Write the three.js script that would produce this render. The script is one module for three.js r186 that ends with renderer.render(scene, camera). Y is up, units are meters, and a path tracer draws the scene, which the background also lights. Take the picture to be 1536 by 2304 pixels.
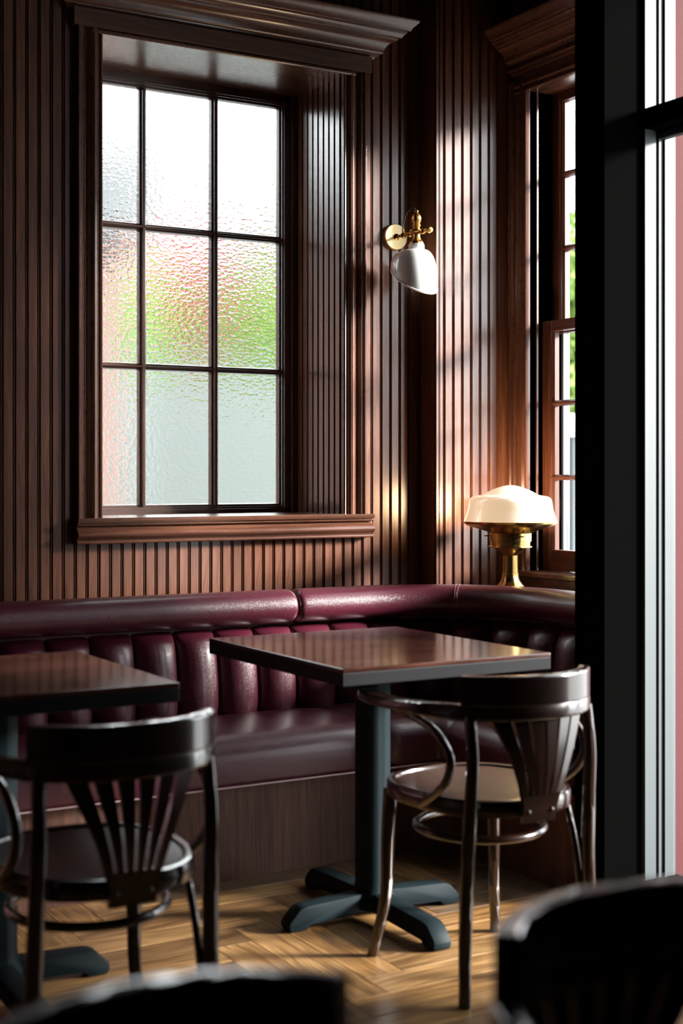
import * as THREE from 'three';
import { RoundedBoxGeometry } from 'three/addons/geometries/RoundedBoxGeometry.js';
import { mergeGeometries, mergeVertices, toCreasedNormals } from 'three/addons/utils/BufferGeometryUtils.js';

// World: x runs along the window wall, y is up, -z runs towards the window wall ("v" below is -z). Metres.
const scene = new THREE.Scene();

// ---------------------------------------------------------------- camera
const F = 3200, HORIZON = 1070, YAW = THREE.MathUtils.degToRad(30.3);
const camera = new THREE.PerspectiveCamera(2 * Math.atan(1152 / F) * 180 / Math.PI, 1536 / 2304, 0.05, 200);
camera.position.set(0, 1.22, 0);
camera.rotation.set(0, -YAW, 0);
camera.setViewOffset(1536, 2304, 0, 1152 - HORIZON, 1536, 2304);
camera.focus = 4.95;
camera.userData.fStop = 2.2;

// ---------------------------------------------------------------- sky, hazy low sun, exposure
scene.background = new THREE.Color().setRGB(0.93, 0.97, 1.0);
scene.backgroundIntensity = 1.0;
const sun = new THREE.DirectionalLight(new THREE.Color().setRGB(1, 0.96, 0.91), 3.2);
sun.position.set(0.85, 0.32, 0.51).multiplyScalar(25);
sun.castShadow = true;
sun.shadow.radius = 20;
sun.shadow.mapSize.set(2048, 2048);
Object.assign(sun.shadow.camera, { left: -14, right: 14, top: 14, bottom: -14, near: 0.5, far: 80 });
scene.add(sun, sun.target);

const renderer = new THREE.WebGLRenderer({ antialias: true });
renderer.toneMapping = THREE.LinearToneMapping;
renderer.toneMappingExposure = 7.2;
renderer.shadowMap.enabled = true;
renderer.shadowMap.type = THREE.PCFSoftShadowMap;

// ---------------------------------------------------------------- helpers
let seed = 20240611;
const rnd = () => { seed = (seed + 0x6d2b79f5) | 0; let t = Math.imul(seed ^ (seed >>> 15), 1 | seed); t = (t + Math.imul(t ^ (t >>> 7), 61 | t)) ^ t; return ((t ^ (t >>> 14)) >>> 0) / 4294967296; };
const V3 = (x, y, z) => new THREE.Vector3(x, y, z);
const lin = (r, g, b) => new THREE.Color().setRGB(r, g, b);
const lerp = THREE.MathUtils.lerp, clamp = THREE.MathUtils.clamp;
const used = new Map();
function numbered(name) { const n = used.get(name) ?? 0; used.set(name, n + 1); return n ? `${name}_${String(n).padStart(3, '0')}` : name; }
function shadows(o) { o.traverse((c) => { if (c.isMesh) { c.castShadow = true; c.receiveShadow = true; } }); return o; }
function part(name, geo, mat, parent) { const m = new THREE.Mesh(geo, mat); m.name = name; m.castShadow = m.receiveShadow = true; parent.add(m); return m; }
function thing(name, label, category, pos = [0, 0, 0], turn = 0, group) {
  const o = new THREE.Group(); o.name = numbered(name); o.position.set(...pos); o.rotation.y = turn;
  o.userData = { label, category }; if (group) o.userData.group = group; scene.add(o); return o;
}
function struct(name, label, category) {
  const o = new THREE.Group(); o.name = name; o.userData = { kind: 'structure' }; if (label) Object.assign(o.userData, { label, category }); scene.add(o); return o;
}
function structMesh(name, geo, mat, label, category) {
  const m = new THREE.Mesh(geo, mat); m.name = name; m.userData = { kind: 'structure', label, category }; m.castShadow = m.receiveShadow = true; scene.add(m); return m;
}

// uv in metres by the facing of each face; the grain (texture v) runs along the given axis
function uvBox(g, grain = 'y', ou = rnd() * 3, ov = rnd() * 3) {
  g = g.index ? g.toNonIndexed() : g;
  const p = g.attributes.position, n = g.attributes.normal, uv = new Float32Array(p.count * 2), ax = ['x', 'y', 'z'];
  for (let i = 0; i < p.count; i++) {
    const N = [Math.abs(n.getX(i)), Math.abs(n.getY(i)), Math.abs(n.getZ(i))], P = [p.getX(i), p.getY(i), p.getZ(i)];
    const k = N.indexOf(Math.max(...N)); let others = [0, 1, 2].filter((a) => a !== k), gi = ax.indexOf(grain);
    let a, b;
    if (k === gi) { a = P[others[0]]; b = P[others[1]]; } else { b = P[gi]; a = P[others.find((q) => q !== gi)]; }
    uv[i * 2] = a + ou; uv[i * 2 + 1] = b + ov;
  }
  g.setAttribute('uv', new THREE.BufferAttribute(uv, 2)); return g;
}
// box by ranges; v ranges count towards the window wall
function box(x0, x1, y0, y1, v0, v1, r = 0, grain = 'y') {
  const w = x1 - x0, h = y1 - y0, d = v1 - v0;
  const g = r > 0 ? new RoundedBoxGeometry(w, h, d, 2, Math.min(r, w / 2.01, h / 2.01, d / 2.01)) : new THREE.BoxGeometry(w, h, d);
  g.translate((x0 + x1) / 2, (y0 + y1) / 2, -(v0 + v1) / 2);
  return uvBox(g, grain);
}
// straight moulding: profile [[a, b], ...] with a along `out` and b along `up`, swept from `from` along `dir`; m0/m1 mitre the ends by a
function moulding(profile, from, dir, len, out, up, m0 = 0, m1 = 0, crease = 0.6) {
  const pos = [], uv = [], n = profile.length, per = [0];
  for (let i = 1; i < n; i++) per.push(per[i - 1] + Math.hypot(profile[i][0] - profile[i - 1][0], profile[i][1] - profile[i - 1][1]));
  const at = (i, e) => { const [a, b] = profile[i]; return from.clone().addScaledVector(dir, e ? len + m1 * a : -m0 * a).addScaledVector(out, a).addScaledVector(up, b); };
  const o = rnd() * 3, tri = (A, B, C, ua, ub, uc) => { for (const q of [A, B, C]) pos.push(q.x, q.y, q.z); for (const q of [ua, ub, uc]) uv.push(q[0] + o, q[1] + o); };
  for (let i = 0; i < n - 1; i++) {
    const A = at(i, 0), B = at(i + 1, 0), C = at(i + 1, 1), D = at(i, 1);
    tri(A, B, C, [per[i], 0], [per[i + 1], 0], [per[i + 1], len]); tri(A, C, D, [per[i], 0], [per[i + 1], len], [per[i], len]);
  }
  const contour = profile.map(([a, b]) => new THREE.Vector2(a, b));
  for (const [i, j, k] of THREE.ShapeUtils.triangulateShape(contour, [])) for (const e of [0, 1]) tri(at(i, e), at(j, e), at(k, e), profile[i], profile[j], profile[k]);
  const g = new THREE.BufferGeometry();
  g.setAttribute('position', new THREE.Float32BufferAttribute(pos, 3)); g.setAttribute('uv', new THREE.Float32BufferAttribute(uv, 2));
  g.computeVertexNormals();
  return toCreasedNormals(g, crease);
}
// lathe with uv in metres
function lathe(pts, seg = 48, crease = 0.7) {
  const g = new THREE.LatheGeometry(pts.map(([r, y]) => new THREE.Vector2(Math.max(r, 1e-4), y)), seg);
  return toCreasedNormals(g, crease);
}
// round or oval rod through points with changing radius; oval = [across, other]
function rod(points, radii, { seg = 24, round = 12, oval = null, cap = true } = {}) {
  const curve = new THREE.CatmullRomCurve3(points.map((q) => V3(...q)), false, 'centripetal'), fr = curve.computeFrenetFrames(seg, false);
  const pos = [], uv = [], idx = [], L = curve.getLength();
  const R = (t) => { const k = t * (radii.length - 1), i = Math.min(Math.floor(k), radii.length - 2); return radii.length === 1 ? radii[0] : lerp(radii[i], radii[i + 1], k - i); };
  for (let i = 0; i <= seg; i++) {
    const t = i / seg, c = curve.getPointAt(t), r = R(t);
    for (let j = 0; j <= round; j++) {
      const a = j / round * Math.PI * 2;
      const v = c.clone().addScaledVector(fr.normals[i], Math.cos(a) * r * (oval ? oval[0] : 1)).addScaledVector(fr.binormals[i], Math.sin(a) * r * (oval ? oval[1] : 1));
      pos.push(v.x, v.y, v.z); uv.push(j / round * 2 * Math.PI * r, t * L);
    }
  }
  const W = round + 1;
  for (let i = 0; i < seg; i++) for (let j = 0; j < round; j++) idx.push(i * W + j, i * W + j + 1, (i + 1) * W + j, i * W + j + 1, (i + 1) * W + j + 1, (i + 1) * W + j);
  if (cap) for (const e of [0, 1]) {
    const c = curve.getPointAt(e), k = pos.length / 3; pos.push(c.x, c.y, c.z); uv.push(0, e * L);
    for (let j = 0; j < round; j++) idx.push(k, e * seg * W + j, e * seg * W + j + 1);
  }
  const g = new THREE.BufferGeometry();
  g.setAttribute('position', new THREE.Float32BufferAttribute(pos, 3)); g.setAttribute('uv', new THREE.Float32BufferAttribute(uv, 2)); g.setIndex(idx);
  g.computeVertexNormals();
  return toCreasedNormals(g, 1.0);
}
// closed profile [[n, y], ...] swept along a plan path of {x, z, nx, nz}; profile may depend on t
function sweepPlan(path, profileAt, crease = 0.7, caps = true) {
  const pos = [], uv = [], idx = []; let run = 0, W = 0;
  path.forEach((p, i) => {
    const t = i / (path.length - 1), pr = profileAt(t, i); W = pr.length + 1;
    if (i) run += Math.hypot(p.x - path[i - 1].x, p.z - path[i - 1].z);
    let per = 0;
    for (let j = 0; j <= pr.length; j++) {
      const q = pr[j % pr.length]; if (j) { const b = pr[j - 1]; per += Math.hypot(q[0] - b[0], q[1] - b[1]); }
      pos.push(p.x + p.nx * q[0], q[1], p.z + p.nz * q[0]); uv.push(run, per);
    }
  });
  const N = path.length;
  for (let i = 0; i < N - 1; i++) for (let j = 0; j < W - 1; j++) idx.push(i * W + j, i * W + j + 1, (i + 1) * W + j, i * W + j + 1, (i + 1) * W + j + 1, (i + 1) * W + j);
  if (caps) for (const e of [0, N - 1]) {
    const c = V3(0, 0, 0); for (let j = 0; j < W - 1; j++) c.add(V3(pos[(e * W + j) * 3], pos[(e * W + j) * 3 + 1], pos[(e * W + j) * 3 + 2])); c.divideScalar(W - 1);
    const k = pos.length / 3; pos.push(c.x, c.y, c.z); uv.push(0, 0);
    for (let j = 0; j < W - 1; j++) idx.push(k, e * W + j, e * W + j + 1);
  }
  const g = new THREE.BufferGeometry();
  g.setAttribute('position', new THREE.Float32BufferAttribute(pos, 3)); g.setAttribute('uv', new THREE.Float32BufferAttribute(uv, 2)); g.setIndex(idx);
  g.computeVertexNormals();
  return toCreasedNormals(g, crease);
}
const merge = (list) => mergeGeometries(list.map((g) => { const q = g.index ? g.toNonIndexed() : g; for (const k of Object.keys(q.attributes)) if (!['position', 'normal', 'uv'].includes(k)) q.deleteAttribute(k); return q; }));

// ---------------------------------------------------------------- textures
function noiseGrid(nx, ny) { const a = new Float32Array(nx * ny); for (let i = 0; i < a.length; i++) a[i] = rnd(); return (x, y) => { x = ((x % nx) + nx) % nx; y = ((y % ny) + ny) % ny; const i = Math.floor(x), j = Math.floor(y), fx = x - i, fy = y - j, sx = fx * fx * (3 - 2 * fx), sy = fy * fy * (3 - 2 * fy), i1 = (i + 1) % nx, j1 = (j + 1) % ny; return lerp(lerp(a[j * nx + i], a[j * nx + i1], sx), lerp(a[j1 * nx + i], a[j1 * nx + i1], sx), sy); }; }
function dataTex(w, h, f, srgb, repX, repY) {
  const d = new Uint8Array(w * h * 4);
  for (let y = 0; y < h; y++) for (let x = 0; x < w; x++) { const c = f(x / w, y / h), o = (y * w + x) * 4; for (let k = 0; k < 3; k++) d[o + k] = clamp(Math.round((c.length ? c[k] : c) * 255), 0, 255); d[o + 3] = 255; }
  const t = new THREE.DataTexture(d, w, h, THREE.RGBAFormat); t.wrapS = t.wrapT = THREE.RepeatWrapping; t.magFilter = THREE.LinearFilter; t.minFilter = THREE.LinearMipmapLinearFilter; t.generateMipmaps = true;
  if (srgb) t.colorSpace = THREE.SRGBColorSpace; t.repeat.set(repX, repY); t.needsUpdate = true; return t;
}
// wood: fine fibres, broad figure and darker pores, tinted; covers 0.5 m x 1.5 m
function woodTex(contrast, tint, rx = 2, ry = 0.66) {
  const fine = noiseGrid(256, 24), mid = noiseGrid(64, 8), broad = noiseGrid(10, 5), blot = noiseGrid(6, 9), pore = noiseGrid(300, 60), wob = noiseGrid(4, 6);
  return dataTex(512, 1024, (x, y) => {
    const w = (wob(x * 4, y * 6) - 0.5) * 0.06, X = x + w;
    const s = 0.34 * fine(X * 256, y * 24) + 0.30 * mid(X * 64, y * 8) + 0.2 * broad(X * 10, y * 5) + 0.16 * blot(x * 6, y * 9), p = pore(X * 300, y * 60) > 0.86 ? 0.10 : 0;
    const k = clamp(0.74 + (s - 0.5) * contrast - p * contrast, 0, 1);
    return [k, k * lerp(1, tint[0], 1 - k), k * lerp(1, tint[1], 1 - k)];
  }, true, rx, ry);
}
const grainWall = woodTex(0.6, [0.88, 0.8]), grainFloor = woodTex(0.9, [0.84, 0.62], 2, 0.8), grainTable = woodTex(1.2, [0.8, 0.74], 2.4, 0.8), grainChair = woodTex(0.9, [0.8, 0.66], 3, 1);
const fineNoise = (() => { const a = noiseGrid(64, 64), b = noiseGrid(128, 128); return (x, y) => 0.5 * a(x * 64, y * 64) + 0.5 * b(x * 128, y * 128); })();
const roughTex = dataTex(256, 256, (x, y) => 0.72 + 0.28 * fineNoise(x, y), false, 2, 0.7);
// leather: small pebbles and short creases; covers 0.12 m
function cellular(nx, ny, jit) {
  const px = new Float32Array(nx * ny * 2); for (let i = 0; i < px.length; i++) px[i] = 0.5 + (rnd() - 0.5) * jit;
  return (x, y) => { x *= nx; y *= ny; const i = Math.floor(x), j = Math.floor(y); let d1 = 9, d2 = 9; for (let b = -1; b <= 1; b++) for (let a = -1; a <= 1; a++) { const ii = ((i + a) % nx + nx) % nx, jj = ((j + b) % ny + ny) % ny, k = (jj * nx + ii) * 2, d = Math.hypot(i + a + px[k] - x, j + b + px[k + 1] - y); if (d < d1) { d2 = d1; d1 = d; } else if (d < d2) d2 = d; } return [d1, d2]; };
}
const leatherBump = (() => { const c = cellular(44, 30, 0.95), n = noiseGrid(7, 7), m = noiseGrid(20, 16); return dataTex(512, 512, (x, y) => { const [a, b] = c(x, y); return clamp(0.25 + 0.75 * Math.min(1, (b - a) * 1.7), 0, 1) * (0.7 + 0.3 * m(x * 20, y * 16)) * (0.82 + 0.18 * n(x * 7, y * 7)); }, false, 8, 8); })();
// hammered glass: overlapping shallow dimples, wider than tall; covers 0.36 m
const glassBump = (() => {
  const c = cellular(20, 30, 0.9), c2 = cellular(34, 50, 0.9), n = noiseGrid(9, 9);
  return dataTex(1024, 1024, (x, y) => {
    const wx = x + 0.02 * (n(x * 9, y * 9) - 0.5), [a] = c(wx, y), [a2] = c2(x + 0.3, wx + y - x);
    const h = 1 - Math.min(1, a * a * 1.25), h2 = 1 - Math.min(1, a2 * a2 * 1.3);
    return clamp(0.72 * h + 0.28 * h2, 0, 1);
  }, false, 1 / 0.36, 1 / 0.36);
})();

// ---------------------------------------------------------------- materials
const M = {};
const std = (o) => new THREE.MeshPhysicalMaterial(o);
M.board = [0.92, 1.0, 1.08, 0.98].map((k, i) => {
  const map = grainWall.clone(); map.offset.set(i * 0.23, i * 0.37);
  return std({ name: 'stained_boards', color: lin(0.235 * k, 0.095 * k, 0.055 * k), map, roughness: 0.36, roughnessMap: roughTex, clearcoat: 0.9, clearcoatRoughness: 0.24 });
});
M.trim = std({ name: 'stained_trim', color: lin(0.19, 0.08, 0.049), map: grainWall, roughness: 0.34, roughnessMap: roughTex, clearcoat: 0.8, clearcoatRoughness: 0.22 });
M.fascia = std({ name: 'rough_fascia', color: lin(0.13, 0.055, 0.03), map: grainWall, roughness: 0.62 });
M.sash = std({ name: 'sash_wood', color: lin(0.14, 0.066, 0.044), map: grainWall, roughness: 0.36, clearcoat: 0.5, clearcoatRoughness: 0.25 });
M.redwood = std({ name: 'reddish_sash', color: lin(0.15, 0.05, 0.025), map: grainWall, roughness: 0.35 });
M.black = std({ name: 'black_paint', color: lin(0.0012, 0.0012, 0.0012), roughness: 1.0, specularIntensity: 0.02 });
M.stainedwall = std({ name: 'stained_wall', color: lin(0.235, 0.095, 0.055), map: grainWall, roughness: 0.5 });
M.ceiling = std({ name: 'dark_ceiling', color: lin(0.016, 0.012, 0.011), roughness: 0.8 });
M.greyframe = std({ name: 'grey_metal_paint', color: lin(0.045, 0.058, 0.064), roughness: 0.55 });
M.greystrip = std({ name: 'grey_weatherstrip', color: lin(0.055, 0.064, 0.07), roughness: 0.6 });
M.storm = std({ name: 'storm_frame_paint', color: lin(0.07, 0.09, 0.10), roughness: 0.4 });
M.stormlight = std({ name: 'storm_track', color: lin(0.32, 0.36, 0.4), roughness: 0.4 });
M.clear = std({ name: 'clear_glass', color: lin(1, 1, 1), transmission: 1, roughness: 0.0, thickness: 0, ior: 1.5 });
M.hammered = std({ name: 'hammered_glass', color: lin(0.97, 1.0, 0.99), transmission: 1, roughness: 0.04, thickness: 0.004, ior: 1.5, bumpMap: glassBump, bumpScale: 0.00052 });
M.plank = [[0.50, 0.29, 0.115], [0.42, 0.235, 0.09], [0.56, 0.34, 0.15], [0.33, 0.195, 0.09], [0.46, 0.28, 0.125], [0.26, 0.175, 0.105]].map((c, i) => {
  const map = grainFloor.clone(); map.offset.set(i * 0.31, i * 0.19);
  return std({ name: 'oak_plank', color: lin(...c), map, roughness: 0.42, roughnessMap: roughTex });
});
M.joint = std({ name: 'floor_base', color: lin(0.03, 0.02, 0.012), roughness: 0.9 });
M.leather = std({ name: 'burgundy_leather', color: lin(0.078, 0.0085, 0.021), roughness: 0.34, bumpMap: leatherBump, bumpScale: 0.0006, clearcoat: 0.6, clearcoatRoughness: 0.28 });
M.leatherCrease = std({ name: 'burgundy_piping', color: lin(0.10, 0.012, 0.028), roughness: 0.4 });
M.thread = std({ name: 'pink_thread', color: lin(0.5, 0.28, 0.3), roughness: 0.8 });
M.piping = std({ name: 'pale_piping', color: lin(0.5, 0.35, 0.36), roughness: 0.4 });
M.plinth = std({ name: 'plinth_wood', color: lin(0.19, 0.08, 0.049), map: grainWall, roughness: 0.6 });
M.tabletop = std({ name: 'table_wood', color: lin(0.06, 0.024, 0.017), map: grainTable, roughness: 0.17, roughnessMap: roughTex });
M.tableedge = std({ name: 'table_edge', color: lin(0.006, 0.006, 0.007), roughness: 0.45, specularIntensity: 0.3 });
M.iron = std({ name: 'slate_cast_iron', color: lin(0.005, 0.0115, 0.0145), roughness: 0.6, specularIntensity: 0.25 });
M.rubber = std({ name: 'black_rubber', color: lin(0.01, 0.01, 0.01), roughness: 0.8 });
M.chair = std({ name: 'chair_wood', color: lin(0.028, 0.0105, 0.0055), map: grainChair, roughness: 0.26, clearcoat: 1.0, clearcoatRoughness: 0.12 });
M.chairseat = std({ name: 'chair_seat_wood', color: lin(0.04, 0.015, 0.010), map: grainChair, roughness: 0.30, clearcoat: 0.3, clearcoatRoughness: 0.25 });
M.bolt = std({ name: 'bolt_metal', color: lin(0.10, 0.09, 0.08), metalness: 1, roughness: 0.35 });
M.brass = std({ name: 'aged_brass', color: lin(0.50, 0.30, 0.095), metalness: 1, roughness: 0.3 });
M.brassPlate = std({ name: 'satin_brass', color: lin(0.58, 0.45, 0.24), metalness: 1, roughness: 0.45 });
M.brassLamp = std({ name: 'brushed_brass', color: lin(0.56, 0.38, 0.14), metalness: 1, roughness: 0.24 });
M.milk = std({ name: 'milk_glass', color: lin(0.92, 0.93, 0.92), roughness: 0.14, clearcoat: 0.6, clearcoatRoughness: 0.04 });
M.opal = std({ name: 'opal_glass', color: lin(0.84, 0.80, 0.74), roughness: 0.15, clearcoat: 0.5, clearcoatRoughness: 0.05, emissive: lin(1.0, 0.70, 0.42), emissiveIntensity: 0.10 });
M.cord = std({ name: 'black_cord', color: lin(0.012, 0.010, 0.010), roughness: 0.7 });
// outside
M.paving = std({ name: 'pale_paving', color: lin(0.28, 0.29, 0.285), roughness: 0.9 });
M.brickwall = std({ name: 'pink_brick', color: lin(0.12, 0.074, 0.064), roughness: 0.9 });
M.slate = std({ name: 'grey_slate', color: lin(0.06, 0.065, 0.07), roughness: 0.7 });
M.redpaint = std({ name: 'red_paint', color: lin(0.06, 0.0095, 0.0105), roughness: 0.8, specularIntensity: 0.4 });
M.redfascia = std({ name: 'red_fascia', color: lin(0.24, 0.02, 0.028), roughness: 0.6 });
M.tanwall = std({ name: 'tan_render', color: lin(0.28, 0.19, 0.13), roughness: 0.9 });
M.leaf = [lin(0.15, 0.27, 0.045), lin(0.20, 0.32, 0.06), lin(0.10, 0.20, 0.04)].map((color) => std({ name: 'leaf_green', color, roughness: 0.7, side: THREE.DoubleSide }));
M.redleaf = std({ name: 'red_leaf', color: lin(0.55, 0.05, 0.06), roughness: 0.7, side: THREE.DoubleSide });
M.bark = std({ name: 'bark', color: lin(0.07, 0.05, 0.035), roughness: 0.9 });
M.van = std({ name: 'silver_paint', color: lin(0.062, 0.075, 0.071), roughness: 0.6 });
M.carwhite = std({ name: 'white_car_paint', color: lin(0.42, 0.45, 0.5), roughness: 0.35 });
M.darkglass = std({ name: 'tinted_glass', color: lin(0.02, 0.025, 0.03), roughness: 0.08 });
M.tyre = std({ name: 'tyre_rubber', color: lin(0.015, 0.015, 0.015), roughness: 0.9 });

// ---------------------------------------------------------------- key dimensions
const WALL = 4.443, RIGHT = 3.281, PIER_X = 2.941, PIER_V = 4.331, TOP = 3.05;
const W1 = { x0: 1.680, x1: 2.596, y0: 1.081, y1: 2.667, v: 4.80 };
const W2 = { v0: 3.40, v1: 4.22, y0: 0.867, y1: 2.652 };
const PITCH = 0.0405;

// ---------------------------------------------------------------- room shell
const X = V3(1, 0, 0), Y = V3(0, 1, 0), Zv = V3(0, 0, -1), nX = V3(-1, 0, 0), nY = V3(0, -1, 0), nZ = V3(0, 0, 1);

// floor: base slab and herringbone planks laid one by one
const floor = struct('floor', 'oak herringbone floor of long planks', 'floor');
part('slab', box(-2.8, 3.5, -0.2, -0.006, -1.8, 5.0), M.joint, floor);
{
  const w = 0.11, L = 0.605, u0 = 1.68, v0 = 3.448, gap = 0.0012;
  const gV = [0, 1, 2].map(() => uvBox(new RoundedBoxGeometry(w - gap, 0.02, L - gap, 1, 0.0012), 'z'));
  const gH = [0, 1, 2].map(() => uvBox(new RoundedBoxGeometry(L - gap, 0.02, w - gap, 1, 0.0012), 'x'));
  const put = (x0, x1, va, vb, along) => {
    const cx = (x0 + x1) / 2, cv = (va + vb) / 2;
    if (x1 < -0.6 || x0 > 2.82 || vb < 0.9 || va > 3.9) return;
    const m = part('plank', (along ? gV : gH)[Math.floor(rnd() * 3)], M.plank[Math.floor(rnd() * M.plank.length)], floor);
    m.position.set(cx, -0.0105 + (rnd() - 0.5) * 0.0004, -cv);
  };
  for (let b = -5; b <= 5; b++) for (let k = -34; k <= 34; k++) {
    const bx = u0 + k * w + b * L, bv = v0 + k * w - b * L;
    put(bx, bx + w, bv - L, bv, true);
    put(bx + w - L, bx + w, bv, bv + w, false);
  }
}
structMesh('ceiling', box(-2.8, 3.5, TOP, TOP + 0.2, -1.8, 5.0), M.ceiling, 'dark ceiling over the dining corner', 'ceiling');
structMesh('wall_left', box(-2.8, -2.6, 0, TOP, -1.8, 5.0), M.stainedwall, 'stained wood wall across the room', 'wall');
structMesh('wall_front', box(-2.6, 3.0, 0, TOP, -1.8, -1.6), M.stainedwall, 'stained wood wall opposite the pebbled window', 'wall');

// tongue-and-groove board with a bead: profile across, proud of the backing
const BOARD = [[0.0, -0.006], [0.0002, -0.001], [0.0010, 0.0], [0.0285, 0.0], [0.0295, -0.001], [0.0300, -0.0055], [0.0333, -0.0055], [0.0337, -0.002], [0.0347, -0.0008], [0.0357, -0.002], [0.0361, -0.0055], [0.0405, -0.0055]];
const boardCache = new Map();
function boardGeo(y0, y1) {
  const key = y0.toFixed(3) + y1.toFixed(3);
  if (!boardCache.has(key)) boardCache.set(key, moulding(BOARD.map(([b, a]) => [a, b]).concat([[-0.012, 0.0405], [-0.012, 0]]), V3(0, y0, 0), Y, y1 - y0, nZ, X, 0, 0, 0.4));
  return boardCache.get(key);
}
// boards on a wall: the run starts at x0 (along the wall) and every board may be cut by holes
function boardRun(parent, start, end, phase, y0, y1, place, holes = []) {
  for (let k = Math.ceil((start - phase) / PITCH) - 1; phase + k * PITCH < end; k++) {
    const a = phase + k * PITCH, b = a + PITCH;
    if (a < start - 0.02 || b > end + 0.012) continue;
    let spans = [[y0, y1]];
    for (const h of holes) if (b > h.x0 && a < h.x1) spans = spans.flatMap(([p, q]) => [[p, Math.min(q, h.y0)], [Math.max(p, h.y1), q]].filter(([s, e]) => e - s > 0.01));
    for (const [p, q] of spans) { const m = part('board', boardGeo(p, q), M.board[Math.floor(rnd() * 4)], parent); place(m, a); }
  }
}
const groove = 0.0305 + 0.0028; // distance from a board's edge to the middle of its groove pair

// wall with the pebbled window
const wallBack = struct('wall_back', 'dark stained beadboard wall around the pebbled window', 'wall');
const B0 = WALL + 0.012;
part('backing', merge([
  box(-2.6, W1.x0 - 0.013, 0, TOP, B0, 4.92), box(W1.x1 + 0.013, 3.5, 0, TOP, B0, 4.92),
  box(W1.x0 - 0.013, W1.x1 + 0.013, 0, W1.y0 - 0.03, B0, 4.92), box(W1.x0 - 0.013, W1.x1 + 0.013, W1.y1 + 0.02, TOP, B0, 4.92)]), M.board[1], wallBack);
boardRun(wallBack, -0.3, PIER_X, 2.318 - groove, 0.45, TOP, (m, a) => m.position.set(a, 0, -WALL), [{ x0: 1.675, x1: 2.601, y0: 1.05, y1: 2.69 }]);
// pier beside the corner, with its own boards
const pier = struct('wall_pier', 'beadboard pier lit from the side sash window', 'wall');
part('backing', box(PIER_X, RIGHT + 0.0, 0, TOP, PIER_V + 0.012, B0), M.board[1], pier);
boardRun(pier, PIER_X, RIGHT - 0.008, 2.967 - groove + 0.0, 0.45, TOP, (m, a) => m.position.set(a, 0, -PIER_V));
part('corner_strip', box(PIER_X, PIER_X + 0.012, 0.3, TOP, PIER_V, PIER_V + 0.02, 0.002), M.board[1], pier);

// wall with the sash window
const wallRight = struct('wall_right', 'stained wood wall around the side sash window', 'wall');
part('backing', merge([
  box(RIGHT, 3.47, 0, TOP, W2.v1, 4.92), box(RIGHT, 3.47, 0, TOP, 3.12, W2.v0),
  box(RIGHT, 3.47, 0, W2.y0 - 0.03, W2.v0, W2.v1), box(RIGHT, 3.47, W2.y1 + 0.02, TOP, W2.v0, W2.v1)]), M.board[2], wallRight);
// black pillar at the end of the bench, and the stub behind it
const pillar = struct('wall_partition', 'black pillar at the end of the banquette', 'pillar');
part('pillar', box(2.688, 2.83, 0, TOP, 3.12, 3.25, 0.004), M.black, pillar);
part('stub', box(2.83, 3.47, 0, TOP, 3.16, 3.25), M.black, pillar);
const redwall = structMesh('wall_exterior', box(2.951, 3.62, -0.15, 3.5, 3.114, 3.159, 0.003), M.redpaint, 'red painted outside wall beyond the grey glazing', 'wall');

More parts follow.
